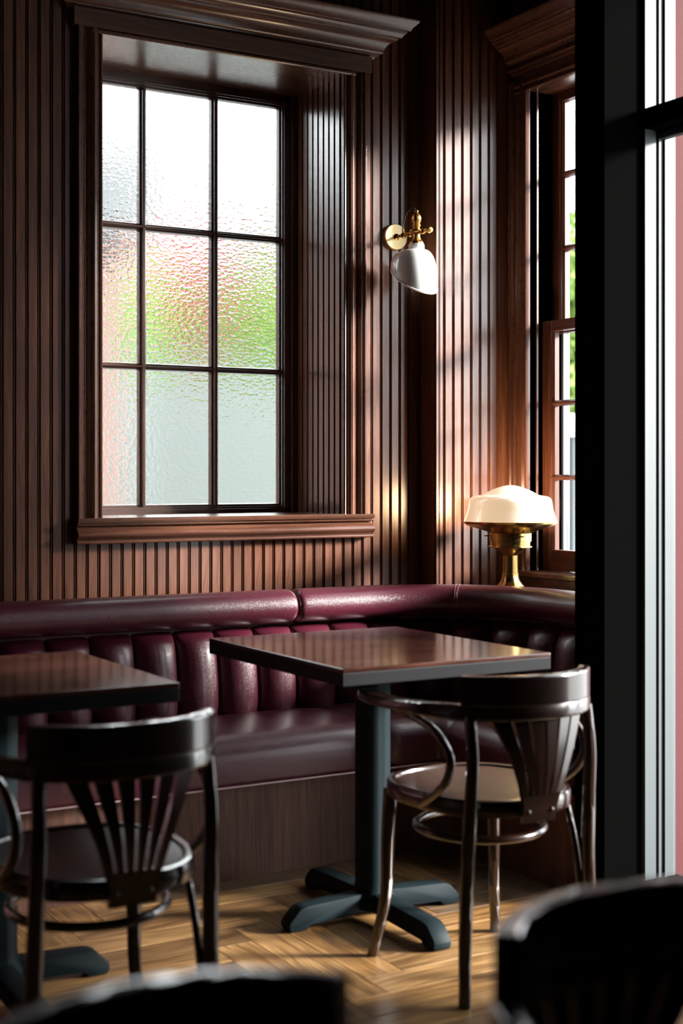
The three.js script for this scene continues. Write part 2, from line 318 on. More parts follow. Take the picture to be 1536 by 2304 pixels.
// ---------------------------------------------------------------- window 1: hammered glass
{
  const w = struct('window_1', 'deep-set nine-pane window with hammered glass', 'window');
  const CAS = [[0, 0], [0.028, 0], [0.031, 0.003], [0.031, 0.008], [0.028, 0.011], [0.024, 0.012], [0.024, 0.020], [0.020, 0.022], [0.013, 0.026], [0.010, 0.032], [0.012, 0.037], [0.019, 0.042], [0.026, 0.050], [0.029, 0.058], [0.027, 0.066], [0.020, 0.072], [0.013, 0.075], [0.013, 0.079], [0.018, 0.081], [0.019, 0.085], [0.016, 0.089], [0.010, 0.090], [0, 0.090]];
  part('casing', moulding(CAS, V3(1.590, W1.y0, -WALL), Y, 1.602, nZ, X, 0, 0), M.trim, w);
  part('casing', moulding(CAS, V3(2.686, W1.y0, -WALL), Y, 1.602, nZ, nX, 0, 0), M.trim, w);
  // head: flat fascia with a small bead below
  part('head_fascia', box(1.574, 2.705, 2.683, 2.742, WALL - 0.036, WALL, 0.002, 'x'), M.fascia, w);
  part('head_bead', moulding([[0, 0], [0.026, 0.0], [0.030, 0.004], [0.030, 0.010], [0.026, 0.014], [0, 0.016]], V3(1.640, 2.667, -WALL), X, 1.0, nZ, Y), M.trim, w);
  // stool and apron
  const AP = [[0, 0], [0.036, 0], [0.041, 0.002], [0.043, 0.006], [0.041, 0.010], [0.032, 0.0125], [0.034, 0.016], [0.044, 0.020], [0.051, 0.026], [0.053, 0.032], [0.050, 0.038], [0.043, 0.044], [0.036, 0.049], [0.031, 0.056], [0.030, 0.060], [0.044, 0.0605], [0.046, 0.063], [0.044, 0.0655], [0.038, 0.0665], [0.038, 0.069], [0.048, 0.070], [0.050, 0.073], [0.050, 0.082], [0.047, 0.085], [0, 0.085]];
  part('sill_apron', moulding(AP, V3(1.584, 0.996, -WALL), X, 1.123, nZ, Y, 0, 0), M.trim, w);
  part('sill_board', box(1.66, 2.60, 1.052, 1.0815, WALL - 0.02, W1.v + 0.01, 0, 'x'), M.trim, w);
  // reveals
  const rv = new THREE.Group(); rv.name = 'reveal'; w.add(rv);
  for (let k = 0; k < 9; k++) {
    const a = 4.4475 + k * PITCH, m = part('board', boardGeo(W1.y0, W1.y1), M.board[k % 4], rv);
    m.rotation.y = -Math.PI / 2; m.position.set(W1.x1, 0, -a - 0.0);
    m.position.z = -(a + PITCH); 
    const q = part('board', boardGeo(W1.y0, W1.y1), M.board[(k + 1) % 4], rv);
    q.rotation.y = Math.PI / 2; q.position.set(W1.x0, 0, -a);
  }
  part('soffit_board', box(W1.x0 - 0.01, W1.x1 + 0.01, W1.y1, W1.y1 + 0.02, WALL, W1.v + 0.06, 0, 'x'), M.trim, w);
  // sash
  const gx = [[1.725, 1.958], [1.989, 2.243], [2.276, 2.526]], gy = [[1.116, 1.601], [1.627, 2.104], [2.132, 2.618]], v0 = W1.v - 0.018, v1 = W1.v + 0.022;
  const sash = new THREE.Group(); sash.name = 'sash'; w.add(sash);
  part('frame_stile', box(2.572, 2.5975, W1.y0, W1.y1, v0 - 0.006, v1 + 0.08, 0.002), M.sash, sash);
  part('frame_stile', box(1.6785, 1.69, W1.y0, W1.y1, v0 - 0.006, v1 + 0.08, 0.002), M.sash, sash);
  // moulded members: [inset, depth] steps towards the glass
  const stile = (wd, side) => { const s = [[0, 0], [0.036, 0], [0.036, wd - 0.020], [0.032, wd - 0.018], [0.031, wd - 0.012], [0.025, wd - 0.010], [0.023, wd - 0.003], [0.014, wd], [0, wd]]; return s; };
  part('stile', moulding(stile(0.046), V3(2.572, W1.y0, -v1), Y, W1.y1 - W1.y0, nZ, nX), M.sash, sash);
  part('stile', moulding(stile(0.036), V3(1.689, W1.y0, -v1), Y, W1.y1 - W1.y0, nZ, X), M.sash, sash);
  part('rail', moulding(stile(0.049), V3(1.689, W1.y1, -v1), X, 0.883, nZ, nY), M.sash, sash);
  part('rail', moulding(stile(0.035), V3(1.689, W1.y0, -v1), X, 0.883, nZ, Y), M.sash, sash);
  const bar = (wd) => [[0, 0], [0.014, 0], [0.022, 0.003], [0.024, 0.009], [0.034, 0.010], [0.036, 0.012], [0.036, wd - 0.012], [0.034, wd - 0.010], [0.024, wd - 0.009], [0.022, wd - 0.003], [0.014, wd], [0, wd]];
  for (const i of [0, 1]) part('muntin', moulding(bar(gx[i + 1][0] - gx[i][1]), V3(gx[i][1], 1.11, -v1), Y, 1.512, nZ, X), M.sash, sash);
  for (const i of [0, 1]) part('muntin', moulding(bar(gy[i + 1][0] - gy[i][1]), V3(1.72, gy[i][1], -v1), X, 0.81, nZ, Y), M.sash, sash);
  for (const [a, b] of gx) for (const [c, d] of gy) part('pane', box(a - 0.006, b + 0.006, c - 0.006, d + 0.006, W1.v + 0.008, W1.v + 0.013), M.hammered, sash);
}
// crown moulding above the window heads
const CROWN = [[0, 0], [0.012, 0.0], [0.018, 0.003], [0.022, 0.010], [0.030, 0.014], [0.031, 0.019], [0.040, 0.020], [0.044, 0.024], [0.046, 0.036], [0.054, 0.050], [0.066, 0.060], [0.080, 0.064], [0.082, 0.070], [0.092, 0.072], [0.096, 0.080], [0.104, 0.086], [0.106, 0.092], [0.116, 0.094], [0.120, 0.104], [0.130, 0.114], [0.138, 0.122], [0.140, 0.131], [0, 0.131]];
{
  const t = struct('trim_1', 'crown moulding over the pebbled window', 'moulding');
  part('crown', moulding(CROWN, V3(1.574, 2.737, -(WALL)), X, 1.131, nZ, Y, 1, 1), M.trim, t);
  part('crown_return', moulding(CROWN, V3(1.574, 2.737, -(WALL)), nZ, 0.0005, nX, Y, 0, 1), M.trim, t);
  part('crown_return', moulding(CROWN, V3(2.705, 2.737, -(WALL)), nZ, 0.0005, X, Y, 0, 1), M.trim, t);
}

// ---------------------------------------------------------------- window 2: clear double-hung sash
{
  const w = struct('window_2', 'tall clear double-hung sash window with reddish wood sashes', 'window');
  const CAS = [[0, 0], [0.026, 0], [0.030, 0.004], [0.030, 0.012], [0.024, 0.016], [0.022, 0.028], [0.014, 0.032], [0.012, 0.050], [0.016, 0.056], [0.022, 0.066], [0.022, 0.076], [0.014, 0.084], [0.014, 0.090], [0.020, 0.093], [0.020, 0.100], [0.008, 0.103], [0, 0.103]];
  part('casing', moulding(CAS, V3(RIGHT, 0.84, -(W2.v1 + 0.103)), Y, 1.86, nX, nZ), M.trim, w);
  part('casing', moulding(CAS, V3(RIGHT, 0.84, -(W2.v0 - 0.103)), Y, 1.86, nX, Zv), M.trim, w);
  part('head_casing', moulding(CAS, V3(RIGHT, W2.y1 + 0.103, -(W2.v0 - 0.103)), Zv, 1.026, nX, nY), M.trim, w);
  part('crown', moulding(CROWN, V3(RIGHT, W2.y1 + 0.10, -(3.26)), Zv, 1.06, nX, Y), M.trim, w);
  part('stool', box(RIGHT - 0.045, RIGHT + 0.06, W2.y0 - 0.022, W2.y0, W2.v0 - 0.11, W2.v1 + 0.105, 0.004, 'z'), M.trim, w);
  part('apron', box(RIGHT - 0.02, RIGHT, 0.76, W2.y0 - 0.022, W2.v0 - 0.10, W2.v1 + 0.10, 0.004, 'z'), M.trim, w);
  // jambs with parting bead
  for (const [a, b, s] of [[W2.v1, W2.v1 + 0.004, -1], [W2.v0 - 0.004, W2.v0, 1]]) {
    part('jamb', box(RIGHT - 0.002, 3.47, W2.y0 - 0.03, W2.y1 + 0.02, a, b), M.trim, w);
    const e = s < 0 ? a : b;
    part('stop', s < 0 ? box(RIGHT + 0.024, RIGHT + 0.034, 0.86, W2.y1, e - 0.006, e, 0.002) : box(RIGHT + 0.024, RIGHT + 0.034, 0.86, W2.y1, e, e + 0.006, 0.002), M.trim, w);
  }
  part('head_jamb', box(RIGHT - 0.002, 3.47, W2.y1, W2.y1 + 0.02, W2.v0, W2.v1, 0, 'z'), M.trim, w);
  const sashAt = (name, x, y0, y1, rows, mat, botRail, topRail) => {
    const g = new THREE.Group(); g.name = name; w.add(g);
    const t = 0.036, sw = 0.053;
    const st = [[0, 0], [t, 0], [t, sw - 0.016], [t - 0.006, sw - 0.012], [t - 0.008, sw - 0.006], [t - 0.016, sw], [0, sw]];
    part('stile', moulding(st, V3(x + t, y0, -W2.v1), Y, y1 - y0, nX, nZ), mat, g);
    part('stile', moulding(st, V3(x + t, y0, -W2.v0), Y, y1 - y0, nX, Zv), mat, g);
    part('rail', box(x, x + t, y0, y0 + botRail, W2.v0 + 0.05, W2.v1 - 0.05, 0.003, 'z'), mat, g);
    part('rail', box(x, x + t, y1 - topRail, y1, W2.v0 + 0.05, W2.v1 - 0.05, 0.003, 'z'), mat, g);
    const br = [[0, 0], [t - 0.016, 0], [t - 0.006, 0.005], [t, 0.008], [t, 0.013], [t - 0.006, 0.016], [t - 0.016, 0.021], [0, 0.021]];
    for (const y of rows) part('muntin', moulding(br, V3(x + t, y - 0.0105, -(W2.v0 + 0.05)), Zv, W2.v1 - W2.v0 - 0.1, nX, Y), mat, g);
    part('muntin', moulding(br, V3(x + t, y0 + 0.02, -(3.81 - 0.0105)), Y, y1 - y0 - 0.04, nX, Zv), mat, g);
    const ys = [y0 + botRail, ...rows, y1 - topRail];
    for (let i = 0; i + 1 < ys.length; i++) for (const [a, b] of [[W2.v0 + 0.045, 3.81], [3.81, W2.v1 - 0.045]]) {
      const p = new THREE.PlaneGeometry(b - a, ys[i + 1] - ys[i]); p.rotateY(-Math.PI / 2); p.translate(x + 0.024, (ys[i] + ys[i + 1]) / 2, -(a + b) / 2); part('pane', p, M.clear, g);
    }
  };
  sashAt('lower_sash', 3.338, 0.869, 1.796, [1.213, 1.489], M.redwood, 0.076, 0.040);
  sashAt('upper_sash', 3.386, 1.752, 2.652, [2.070, 2.347], M.redwood, 0.036, 0.034);
  // storm frame outside
  const s = new THREE.Group(); s.name = 'storm_frame'; w.add(s);
  part('storm_stile', box(3.428, 3.44, 0.87, 2.66, W2.v1 - 0.012, W2.v1, 0.001), M.stormlight, s);
  part('storm_stile', box(3.442, 3.458, 0.87, 2.66, W2.v1 - 0.005, W2.v1, 0.001), M.storm, s);
  part('storm_stile', box(3.459, 3.466, 0.87, 2.66, W2.v1 - 0.003, W2.v1 + 0.001, 0.001), M.stormlight, s);
}

// ---------------------------------------------------------------- window 3: tall glazed entrance light
{
  const w = struct('window_3', 'grey framed full-height glazing beside the black pillar', 'window');
  const j = 3.12, n = 2.14, t0 = 2.222, t1 = 2.282;
  for (const [a, b, s] of [[j - 0.001, j + 0.008, 1], [n - 0.008, n + 0.001, -1]]) {
    const e = s > 0 ? a : b, face = (x0, x1, d, m, nm) => part(nm, s > 0 ? box(x0, x1, 0.03, TOP, e - d, e + 0.02) : box(x0, x1, 0.03, TOP, e - 0.02, e + d), m, w);
    face(2.832, 2.864, 0.012, M.greyframe, 'jamb'); face(2.866, 2.877, 0.008, M.greyframe, 'jamb'); face(2.887, 2.900, 0.010, M.greystrip, 'weatherstrip'); face(2.905, 2.911, 0.016, M.greyframe, 'glazing_bead'); face(2.911, 2.949, 0.012, M.greyframe, 'jamb');
  }
  part('transom', box(2.83, 2.93, t0, t1, n, j, 0.004, 'z'), M.black, w);
  part('transom_bead', box(2.89, 2.915, t0 - 0.022, t0, n, j, 0.004, 'z'), M.greyframe, w);
  part('threshold', box(2.83, 2.96, 0, 0.05, n, j, 0.004, 'z'), M.black, w);
  for (const [a, b] of [[0.05, t0], [t1, TOP]]) { const p = new THREE.PlaneGeometry(j - n, b - a); p.rotateY(-Math.PI / 2); p.translate(2.94, (a + b) / 2, -(j + n) / 2); part('pane', p, M.clear, w); }
  structMesh('wall_entrance', box(2.83, 3.0, 0, TOP, -1.8, n - 0.006), M.stainedwall, 'stained wood wall beyond the entrance glazing', 'wall');
}

// ---------------------------------------------------------------- banquette
const ARC = { x: 2.58, v: 3.79, r: 0.5 }, S0 = -0.25, SA = ARC.x - S0, SB = SA + ARC.r * Math.PI / 2, SEND = SB + (ARC.v - 3.256);
function benchPt(s, o = 0) {
  if (s <= SA) return { x: S0 + s, z: -(ARC.v + ARC.r), nx: 0, nz: 1 };
  if (s <= SB) { const a = Math.PI / 2 - (s - SA) / ARC.r, c = Math.cos(a), d = Math.sin(a); return { x: ARC.x + ARC.r * c, z: -(ARC.v + ARC.r * d), nx: -c, nz: d }; }
  return { x: ARC.x + ARC.r, z: -(ARC.v - (s - SB)), nx: -1, nz: 0 };
}
const span = (a, b, n) => Array.from({ length: n + 1 }, (_, i) => benchPt(lerp(a, b, i / n)));
const GAP = 2.303 - S0;
{
  const t = thing('banquette', 'burgundy leather corner banquette with channelled back and rolled top', 'banquette');
  // plinth, backing and ledge behind the roll
  const flat = (n0, n1, y0, y1) => () => [[n0, y0], [n1, y0], [n1, y1], [n0, y1]];
  part('plinth', sweepPlan(span(0, SEND, 90), flat(-0.06, 0.415, 0.0, 0.285), 0.5), M.plinth, t);
  part('back_frame', sweepPlan(span(0, SEND, 90), flat(-0.10, -0.01, 0.28, 0.74), 0.5), M.plinth, t);
  part('corner_ledge', (() => { const sh = new THREE.Shape(); const P = [[2.55, 4.440], [2.938, 4.440], [2.938, 4.328], [3.26, 4.328], [3.26, 3.75]]; sh.moveTo(...P[0]); P.slice(1).forEach((q) => sh.lineTo(...q)); for (let i = 0; i <= 24; i++) { const p = benchPt(lerp(SB, SA, i / 24)); sh.lineTo(p.x + p.nx * -0.05, -p.z - p.nz * -0.05); } const g = new THREE.ExtrudeGeometry(sh, { depth: 0.03, bevelEnabled: false }); g.rotateX(-Math.PI / 2); g.translate(0, 0.756, 0); return g; })(), M.plinth, t);
  // seat cushions
  const seatProfile = (k) => { const e = 0.012 * k, p = []; const f = 0.467 - e, top = 0.436 - e * 0.8, bot = 0.292 + e; p.push([0.0, bot], [f - 0.03, bot]); for (let i = 0; i <= 4; i++) { const a = -Math.PI / 2 + i / 4 * Math.PI / 2; p.push([f - 0.012 + 0.012 * Math.cos(a), bot + 0.012 + 0.012 * Math.sin(a)]); } for (let i = 0; i <= 8; i++) { const a = i / 8 * Math.PI / 2; p.push([f - 0.085 + 0.085 * Math.cos(a), top - 0.07 + 0.07 * Math.sin(a)]); } p.push([0.30, top + 0.008], [0.2, top + 0.010], [0.1, top + 0.004], [0.0, top - 0.01]); return p; };
  const cushion = (a, b, n) => part('seat_cushion', sweepPlan(span(a, b, n), (u, i) => { const d = Math.min(i, n - i); return seatProfile(d === 0 ? 1.6 : d === 1 ? 0.5 : d === 2 ? 0.12 : 0); }, 0.9), M.leather, t);
  const SG = 2.40 - S0;
  cushion(0, SG - 0.002, 60); cushion(SG + 0.002, SEND, 70);
  for (const [a, b] of [[0, SG], [SG, SEND]]) part('seat_piping', (() => { const n = 60, pts = span(a + 0.01, b - 0.01, n).map((p) => V3(p.x + p.nx * 0.4675, 0.2905, p.z + p.nz * 0.4675)); return new THREE.TubeGeometry(new THREE.CatmullRomCurve3(pts), 160, 0.0032, 8); })(), M.piping, t);
  // channels
  const channel = (a, b) => {
    const n = 18, path = span(a, b, n);
    return sweepPlan(path, (u) => {
      const bulge = 0.055 * Math.pow(Math.sin(Math.PI * clamp(u, 0.0, 1)), 0.5), p = [];
      const rows = [[0.40, 0.020], [0.43, 0.040], [0.47, 0.048], [0.53, 0.046], [0.59, 0.038], [0.64, 0.030], [0.675, 0.022], [0.695, 0.010], [0.708, -0.006], [0.715, -0.02]];
      p.push([-0.012, 0.40]); for (const [y, base] of rows) { const top = clamp((0.715 - y) / 0.05, 0, 1); p.push([base + bulge * Math.pow(top, 0.5) - 0.012, y]); } p.push([-0.012, 0.716]);
      return p;
    }, 0.9);
  };
  for (let k = 1; k <= 17; k++) part('back_channel', channel(GAP - k * 0.1445, GAP - (k - 1) * 0.1445), M.leather, t);
  const PR = 0.1535; for (let k = 0; GAP + (k + 1) * PR < SEND + 0.01; k++) part('back_channel', channel(GAP + k * PR, Math.min(SEND, GAP + (k + 1) * PR)), M.leather, t);
  // rolls
  const rollProfile = (k) => { const p = [], N = 28; for (let i = 0; i < N; i++) { const a = i / N * Math.PI * 2, c = Math.cos(a), s = Math.sin(a); p.push([0.004 + ((c < 0 ? 0.032 : 0.074) - 0.016 * k) * Math.sign(c) * Math.pow(Math.abs(c), 0.9), 0.776 + (0.057 - 0.015 * k) * Math.sign(s) * Math.pow(Math.abs(s), 0.9)]); } return p; };
  const roll = (a, b, n) => part('top_roll', sweepPlan((() => { const out = []; for (const e of [0, 0.003, 0.009, 0.02]) out.push(benchPt(a + e)); for (let i = 1; i < n; i++) out.push(benchPt(lerp(a + 0.02, b - 0.02, i / n))); for (const e of [0.02, 0.009, 0.003, 0]) out.push(benchPt(b - e)); return out; })(), (u, i) => { const d = Math.min(i, n + 6 - i); return rollProfile([1.0, 0.45, 0.14, 0.02][d] ?? 0); }, 1.0), M.leather, t);
  roll(0, GAP - 0.003, 50); const r2 = roll(GAP + 0.003, SEND, 60);
  // stitched seam across the second roll
  const SM = (() => { let best = 0, bd = 9; for (let s = SA; s < SB; s += 0.002) { const p = benchPt(s), c = Math.cos(YAW), q = Math.sin(YAW), Xc = p.x * c + p.z * q, Zc = p.x * q - p.z * c, px = 768 + F * Xc / Zc; if (Math.abs(px - 1031) < bd) { bd = Math.abs(px - 1031); best = s; } } return best; })();
  for (const off of [-0.006, 0.006]) for (let i = 0; i < 26; i++) {
    const p = benchPt(SM + off), at = (a) => { const c = Math.cos(a), s = Math.sin(a), n = 0.004 + 0.0752 * Math.sign(c) * Math.pow(Math.abs(c), 0.9); return V3(p.x + p.nx * n, 0.776 + 0.0582 * Math.sign(s) * Math.pow(Math.abs(s), 0.9), p.z + p.nz * n); };
    const a0 = lerp(-1.2, 2.0, i / 26), a1 = a0 + 0.075; part('stitch', new THREE.TubeGeometry(new THREE.LineCurve3(at(a0), at(a1)), 1, 0.0007, 5), M.thread, r2);
  }
  part('seam', (() => { const p = benchPt(SM), pts = []; for (let i = 0; i <= 30; i++) { const a = lerp(-1.3, 2.1, i / 30), c = Math.cos(a), s = Math.sin(a), n = 0.004 + 0.0738 * Math.sign(c) * Math.pow(Math.abs(c), 0.9); pts.push(V3(p.x + p.nx * n, 0.776 + 0.0568 * Math.sign(s) * Math.pow(Math.abs(s), 0.9), p.z + p.nz * n)); } return new THREE.TubeGeometry(new THREE.CatmullRomCurve3(pts), 40, 0.0016, 6); })(), M.leatherCrease, r2);
}

// ---------------------------------------------------------------- tables
function table(x0, x1, v0, v1, label) {
  const cx = (x0 + x1) / 2, cv = (v0 + v1) / 2, w = x1 - x0, d = v1 - v0;
  const t = thing('dining_table', label, 'table', [cx, 0, -cv], 0, 'pedestal tables along the banquette');
  part('table_top', uvBox(new RoundedBoxGeometry(w, 0.012, d, 3, 0.004).translate(0, 0.744, 0), 'x'), M.tabletop, t);
  part('table_edge', uvBox(new RoundedBoxGeometry(w - 0.001, 0.034, d - 0.001, 2, 0.003).translate(0, 0.7225, 0), 'x'), M.tableedge, t);
  part('mounting_plate', new RoundedBoxGeometry(0.42, 0.02, 0.42, 2, 0.006).translate(0, 0.696, 0), M.iron, t);
  part('column', lathe([[0.0, 0.03], [0.062, 0.03], [0.062, 0.055], [0.052, 0.075], [0.049, 0.10], [0.049, 0.67], [0.056, 0.688], [0.0, 0.688]], 40), M.iron, t);
  const foot = (len) => { // flat-topped cast arm that dips to a blunt foot; along +x
    const sh = new THREE.Shape(); sh.moveTo(0, 0.028); sh.lineTo(len - 0.06, 0.018); sh.lineTo(len - 0.045, 0.006); sh.lineTo(len - 0.004, 0.006); sh.quadraticCurveTo(len + 0.004, 0.014, len - 0.002, 0.026); sh.lineTo(len - 0.028, 0.052); sh.quadraticCurveTo(len - 0.04, 0.060, len - 0.06, 0.061); sh.lineTo(0.09, 0.066); sh.lineTo(0, 0.072); sh.closePath();
    const g = new THREE.ExtrudeGeometry(sh, { depth: 0.042, bevelEnabled: true, bevelThickness: 0.006, bevelSize: 0.005, bevelSegments: 2 }); g.translate(0, 0, -0.021); return toCreasedNormals(g, 0.6);
  };
  for (const [len, a] of [[0.27, 0], [0.34, Math.PI / 2], [0.27, Math.PI], [0.34, -Math.PI / 2]]) {
    const m = part('base_arm', foot(len), M.iron, t); m.rotation.y = a;
    part('glide', new THREE.CylinderGeometry(0.014, 0.016, 0.008, 16).translate(len - 0.03, 0.004, 0), M.rubber, m);
  }
  return t;
}
table(1.744, 2.386, 2.98, 3.745, 'dark pedestal table standing free in the banquette corner');
table(0.672, 1.314, 2.975, 3.66, 'dark pedestal table before the straight end of the banquette');

// ---------------------------------------------------------------- bentwood armchairs (front faces -z)
// rounded rectangle in (n, y) whose flats stay flat
function roundRect(w, y0, y1, r, sh) {
  const p = [], q = 0.0012, corner = (cx, cy, a0) => { for (let i = 0; i <= 3; i++) { const a = a0 + i / 3 * Math.PI / 2; p.push([cx + r * Math.cos(a) + sh, cy + r * Math.sin(a)]); } };
  r = Math.min(r, w * 0.6, (y1 - y0) * 0.45);
  corner(w - r, y1 - r, 0); p.push([w - r - q + sh, y1], [-w + r + q + sh, y1]);
  corner(-w + r, y1 - r, Math.PI / 2); p.push([-w + sh, y1 - r - q], [-w + sh, y0 + r + q]);
  corner(-w + r, y0 + r, Math.PI); p.push([-w + r + q + sh, y0], [w - r - q + sh, y0]);
  corner(w - r, y0 + r, Math.PI * 1.5); p.push([w + sh, y0 + r + q], [w + sh, y1 - r - q]);
  return p;
}
function planPath(pts, n) {
  const c = new THREE.CatmullRomCurve3(pts.map(([x, z]) => V3(x, 0, z)), false, 'centripetal'), out = [];
  for (let i = 0; i <= n; i++) { const p = c.getPointAt(i / n), t = c.getTangentAt(i / n); out.push({ x: p.x, z: p.z, nx: t.z, nz: -t.x }); }
  return out;
}
function makeChair() {
  const t = thing('bentwood_armchair', '', 'chair', [0, 0, 0], 0, 'bentwood armchairs');
  // seat outline: round, fuller in front
  const outline = (k) => { const p = []; for (let i = 0; i < 64; i++) { const a = i / 64 * Math.PI * 2, c = Math.cos(a), s = Math.sin(a), e = 2 / 2.5; const z = Math.sign(s) * Math.pow(Math.abs(s), e) * 0.228, wd = 0.205 - 0.014 * (z / 0.228); p.push([Math.sign(c) * Math.pow(Math.abs(c), e) * wd * k, z * k]); } return p; };
  const ringGeo = (rows) => { // rows of [scale, y] joined into a surface of revolution-like shape
    const pos = [], uv = [], idx = [], W = 65; rows.forEach(([k, y]) => { const o = outline(k); for (let j = 0; j < W; j++) { const q = o[j % 64]; pos.push(q[0], y, q[1]); uv.push(q[0] + 1, q[1] + 1); } });
    for (let i = 0; i < rows.length - 1; i++) for (let j = 0; j < 64; j++) idx.push(i * W + j, i * W + j + 1, (i + 1) * W + j, i * W + j + 1, (i + 1) * W + j + 1, (i + 1) * W + j);
    const g = new THREE.BufferGeometry(); g.setAttribute('position', new THREE.Float32BufferAttribute(pos, 3)); g.setAttribute('uv', new THREE.Float32BufferAttribute(uv, 2)); g.setIndex(idx); g.computeVertexNormals(); return toCreasedNormals(g, 0.6);
  };
  const seat = part('seat', ringGeo([[0.001, 0.4455], [0.35, 0.4462], [0.62, 0.449], [0.82, 0.453], [0.885, 0.4545], [0.89, 0.448], [0.86, 0.436], [0.001, 0.436]]), M.chairseat, t);
  part('seat_rim', ringGeo([[0.89, 0.425], [0.89, 0.452], [0.905, 0.459], [0.94, 0.461], [0.985, 0.459], [1.0, 0.453], [1.0, 0.424], [0.99, 0.420], [0.90, 0.420], [0.89, 0.425]]), M.chair, seat);
  // legs
  for (const s of [-1, 1]) {
    part('front_leg', rod([[s * 0.158, 0.43, -0.165], [s * 0.165, 0.30, -0.168], [s * 0.170, 0.15, -0.172], [s * 0.188, 0.03, -0.192], [s * 0.193, 0.0, -0.198]], [0.019, 0.018, 0.016, 0.0145, 0.014], { round: 14 }), M.chair, t);
    part('rear_leg', rod([[s * 0.172, 0.665, 0.200], [s * 0.174, 0.56, 0.212], [s * 0.176, 0.44, 0.205], [s * 0.180, 0.28, 0.198], [s * 0.188, 0.12, 0.202], [s * 0.196, 0.0, 0.212]], [0.014, 0.015, 0.0165, 0.0165, 0.016, 0.0145], { seg: 36, round: 14 }), M.chair, t);
    // thin brace from the seat rim to low on the rear leg
    part('brace', rod([[s * 0.150, 0.425, 0.150], [s * 0.160, 0.33, 0.170], [s * 0.170, 0.20, 0.182], [s * 0.176, 0.10, 0.186]], [0.0085, 0.0085, 0.0085, 0.0085], { round: 10 }), M.chair, t);
    // curved arm support, bowed to the back
    part('arm_support', rod([[s * 0.207, 0.655, -0.085], [s * 0.206, 0.640, 0.02], [s * 0.203, 0.610, 0.115], [s * 0.200, 0.560, 0.160], [s * 0.198, 0.505, 0.140], [s * 0.197, 0.455, 0.075], [s * 0.196, 0.430, 0.03]], [0.011, 0.011, 0.011, 0.011, 0.011, 0.011], { seg: 36, round: 12 }), M.chair, t);
  }
  part('stretcher_ring', new THREE.TorusGeometry(0.158, 0.0105, 12, 64).rotateX(Math.PI / 2).translate(0, 0.352, 0.0), M.chair, t);
  // continuous arm-and-back rail
  const arc = [[-0.205, -0.205], [-0.224, -0.12], [-0.226, 0.0], [-0.214, 0.10], [-0.178, 0.185], [-0.105, 0.242], [0, 0.262], [0.105, 0.242], [0.178, 0.185], [0.214, 0.10], [0.226, 0.0], [0.224, -0.12], [0.205, -0.205]];
  const rp = planPath(arc, 88);
  const rail = part('arm_rail', sweepPlan(rp, (u, i) => {
    const e = Math.min(u, 1 - u), arm = clamp((0.30 - e) / 0.16, 0, 1), tip = e < 0.02 ? 0.55 + 0.45 * Math.sqrt(1 - Math.pow(1 - e / 0.02, 2)) : 1;
    const wd = (0.0148 + 0.012 * arm) * tip, y1 = 0.690 - 0.010 * arm, y0 = lerp(0.652, 0.655, arm), r = 0.007, sh = -0.004 * arm;
    return roundRect(wd, y0, y1, r, sh);
  }, 0.9), M.chair, t);
  // crest band standing on the back of the rail
  const half = rp.filter((p) => p.z > 0.178);
  part('crest_band', sweepPlan(half, (u) => {
    const e = Math.min(u, 1 - u), y1 = 0.757, wd = 0.0145, r = 0.006, lean = 0.0;
    return roundRect(wd, 0.684, y1, r, lean);
  }, 0.9), M.chair, t);
  // fanned back: six slats that run into one foot plate behind the seat
  const surf = (x, y) => { const k = clamp((y - 0.42) / 0.235, 0, 1); return lerp(0.236 - x * x * 1.6, 0.256 - x * x * 2.0, k) + 0.010 * Math.sin(Math.PI * k); };
  const slab = (left, right, y0, y1, n, th = 0.006) => { const pos = [], uv = [], idx = []; for (let i = 0; i <= n; i++) { const y = lerp(y0, y1, i / n), a = left(y), b = right(y), za = surf(a, y), zb = surf(b, y); for (const [x, z] of [[a, za - th], [b, zb - th], [b, zb + th], [a, za + th], [a, za - th]]) { pos.push(x, y, z); uv.push(x, y); } } for (let i = 0; i < n; i++) for (let j = 0; j < 4; j++) idx.push(i * 5 + j, i * 5 + j + 1, i * 5 + 5 + j, i * 5 + j + 1, i * 5 + 6 + j, i * 5 + 5 + j); for (const e of [0, n]) idx.push(e * 5, e * 5 + 1, e * 5 + 2, e * 5, e * 5 + 2, e * 5 + 3); const g = new THREE.BufferGeometry(); g.setAttribute('position', new THREE.Float32BufferAttribute(pos, 3)); g.setAttribute('uv', new THREE.Float32BufferAttribute(uv, 2)); g.setIndex(idx); g.computeVertexNormals(); return toCreasedNormals(g, 0.5); };
  const halfW = (y) => { const k = clamp((y - 0.43) / 0.225, 0, 1); return lerp(0.048, 0.132, Math.pow(k, 1.4)); };
  part('back_foot', slab((y) => -halfW(y), (y) => halfW(y), 0.408, 0.475, 4), M.chair, t);
  for (let i = 0; i < 6; i++) part('slat', slab((y) => lerp(-1, 1, (i + 0.0) / 6) * halfW(y) + (i ? 0.0042 : 0), (y) => lerp(-1, 1, (i + 1) / 6) * halfW(y) - (i < 5 ? 0.0042 : 0), 0.474, 0.657, 12), M.chair, t);
  for (const s of [-1, 1]) part('bolt', new THREE.SphereGeometry(0.0055, 12, 8).scale(1, 1, 0.7).translate(s * 0.034, 0.434, 0.242), M.bolt, t);
  return t;
}
const chair0 = makeChair();
const chairs = [
  [2.085, 2.885, 0, 'bentwood armchair drawn up to the table in the banquette corner'],
  [1.015, 2.755, 0, 'bentwood armchair drawn up to the table at the straight end'],
  [1.05, 0.975, Math.PI, 'bentwood armchair with its back to the corner table, lit along its curved crest'],
  [0.485, 0.953, Math.PI, 'bentwood armchair with its back to the table at the straight end, crest in shade'],
];
